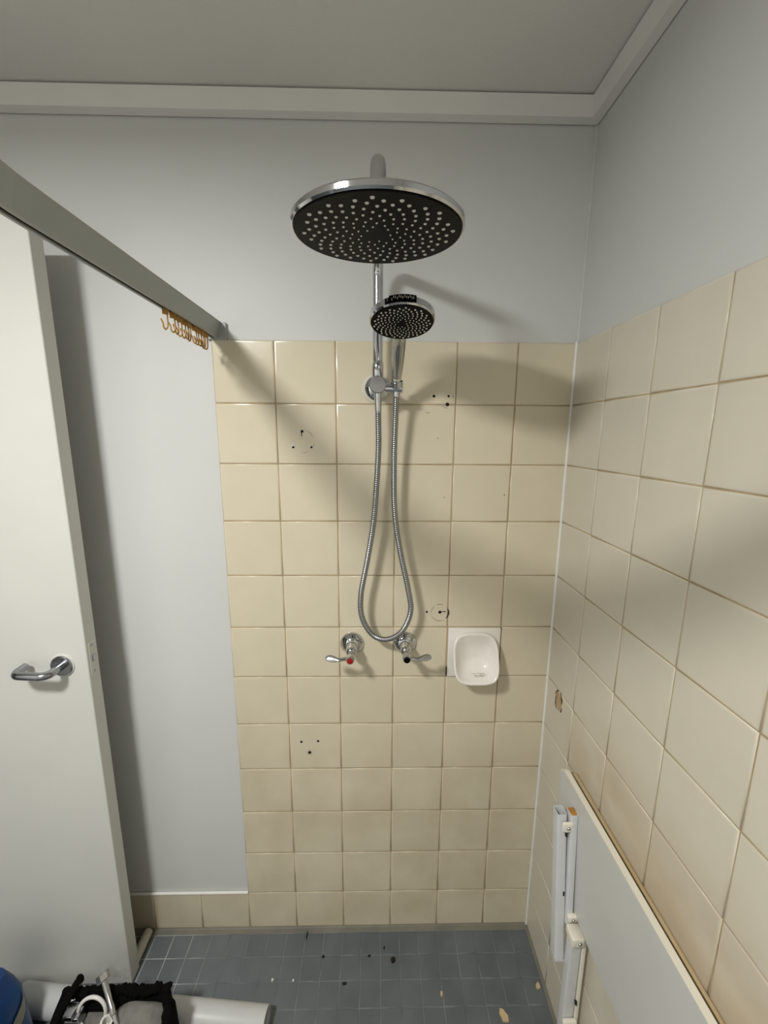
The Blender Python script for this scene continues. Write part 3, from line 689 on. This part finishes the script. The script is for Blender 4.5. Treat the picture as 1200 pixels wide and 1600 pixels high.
bm = bmesh.new(); add_box(bm, (-0.352, -0.312, 0.165), (-0.312, -0.284, 0.202), 0.004, 2); add_box(bm, (-0.345, -0.316, 0.202), (-0.322, -0.286, 0.216), 0.003, 2)
obj('clamp_body', bm, M_STEEL, cl, smooth=40)
obj('clamp_jaw', box((-0.349, -0.320, 0.178), (-0.310, -0.313, 0.190), 0.002, 2), M_CHROME_D, cl)
cm = thing('plastic_cup', (-0.15, -0.366, 0.166), 'torn white plastic cup lying at the right end of the tool bag', 'cup')
def cup_ring(r1, r2, z, w_): return [Vector((-0.150+math.cos(a)*r1, -0.366+math.sin(a)*r2, z+w_*math.sin(3*a))) for a in [2*math.pi*k/20 for k in range(20)]]
obj('cup_wall', loft([cup_ring(0.022, 0.018, 0.166, 0), cup_ring(0.027, 0.021, 0.206, 0.006), cup_ring(0.025, 0.019, 0.204, 0.006), cup_ring(0.020, 0.016, 0.170, 0)]), M_WHITEPL, cm)
cv = thing('grey_cloth', (-0.17, -0.31, 0.13), 'grey rag folded over inside the right half of the tool bag', 'rag')
bm = bmesh.new(); rows = []
for k in range(13):
    t = k/12; row = []
    for q in range(7):
        s = q/6
        row.append(bm.verts.new((-0.235+0.135*t, -0.285-0.055*s, 0.176+0.038*math.sin(math.pi*min(1, t*0.85+0.08))-0.030*s*s+0.004*math.sin(9*t+5*s))))
    rows.append(row)
for a, b in zip(rows, rows[1:]):
    for q in range(6): bm.faces.new((a[q], a[q+1], b[q+1], b[q]))
o = obj('rag_sheet', bm, M_BAGIN, cv, smooth=True); md = o.modifiers.new('thick', 'SOLIDIFY'); md.thickness = 0.004

# debris on the floor tiles
def chip(name, x, y, r, m, lab, cat, sx=1, sz=1, h=0.004, group=None):
    o = blob(name, (x, y, FZ), r, None, m, n=9, thick=h, irr=0.45, axis='z', sx=sx, sz=sz); tag(o, lab, cat, group)
chip('tile_chip', 0.7644, -0.2173, 0.0125, M_CHIP, 'largest tan tile chip on the floor near the bottom edge', 'chip', 0.8, 1.0, group='tan chips on the floor')
chip('tile_chip', 0.8852, -0.1559, 0.0085, M_CHIP, 'tan tile chip on the floor against the right wall', 'chip', 0.7, 1.0, group='tan chips on the floor')
chip('tile_chip', 0.5991, -0.1685, 0.0060, M_CHIP, 'smallest tan chip in the middle of the blue floor', 'chip', 0.6, 1.5, 0.003, group='tan chips on the floor')
chip('dirt_fleck', 0.4617, -0.0904, 0.0068, M_HOLE, 'largest black dirt fleck on the blue floor below the taps', 'dirt', 1.0, 0.9, 0.005, group='black flecks on the floor')
chip('dirt_fleck', 0.3885, -0.0780, 0.0045, M_HOLE, 'small black fleck left of the largest fleck', 'dirt', 1.1, 0.7, 0.002, group='black flecks on the floor')
chip('dirt_fleck', 0.3167, -0.1420, 0.0055, M_HOLE, 'black fleck on the floor nearest the camera', 'dirt', 1.2, 0.6, 0.002, group='black flecks on the floor')
chip('dirt_fleck', 0.1876, -0.0230, 0.0060, M_HOLE, 'black fleck on the floor close to the back wall tiles', 'dirt', 0.5, 1.6, 0.003, group='black flecks on the floor')
chip('dirt_fleck', 0.4348, -0.0581, 0.0035, M_HOLE, 'tiny black fleck behind the largest fleck', 'dirt', 0.7, 1.0, 0.002, group='black flecks on the floor')
chip('dirt_fleck', 0.2466, -0.0779, 0.0035, M_HOLE, 'tiny black fleck on the floor below the lower drill holes', 'dirt', 1, 0.8, 0.002, group='black flecks on the floor')
chip('white_fleck', 0.1045, -0.1318, 0.0034, M_WHITEPL, 'white speck on the floor above the end of the thick pipe', 'dirt', group='white specks on the floor')
chip('white_fleck', 0.1652, -0.1341, 0.0026, M_WHITEPL, 'smaller white speck on the floor right of the other speck', 'dirt', group='white specks on the floor')

# ================================================================ CEILING LAMP (behind the camera)
lt = thing('ceiling_light', (LAMP[0], LAMP[1], CEIL), 'round flush ceiling light on the ceiling behind the viewer', 'ceiling light')
obj('lamp_base', lathe([(0.145, 0), (0.145, 0.045), (0.135, 0.05)], (LAMP[0], LAMP[1], CEIL), (0, 0, -1), 40), M_TRIM, lt, smooth=35)
obj('lamp_diffuser', lathe([(0.128, 0.045), (0.125, 0.066), (0.10, 0.074)], (LAMP[0], LAMP[1], CEIL), (0, 0, -1), 40), M_LAMP, lt, smooth=35)
lo.parent = lt; lo.matrix_parent_inverse = parent_mat(lt).inverted()
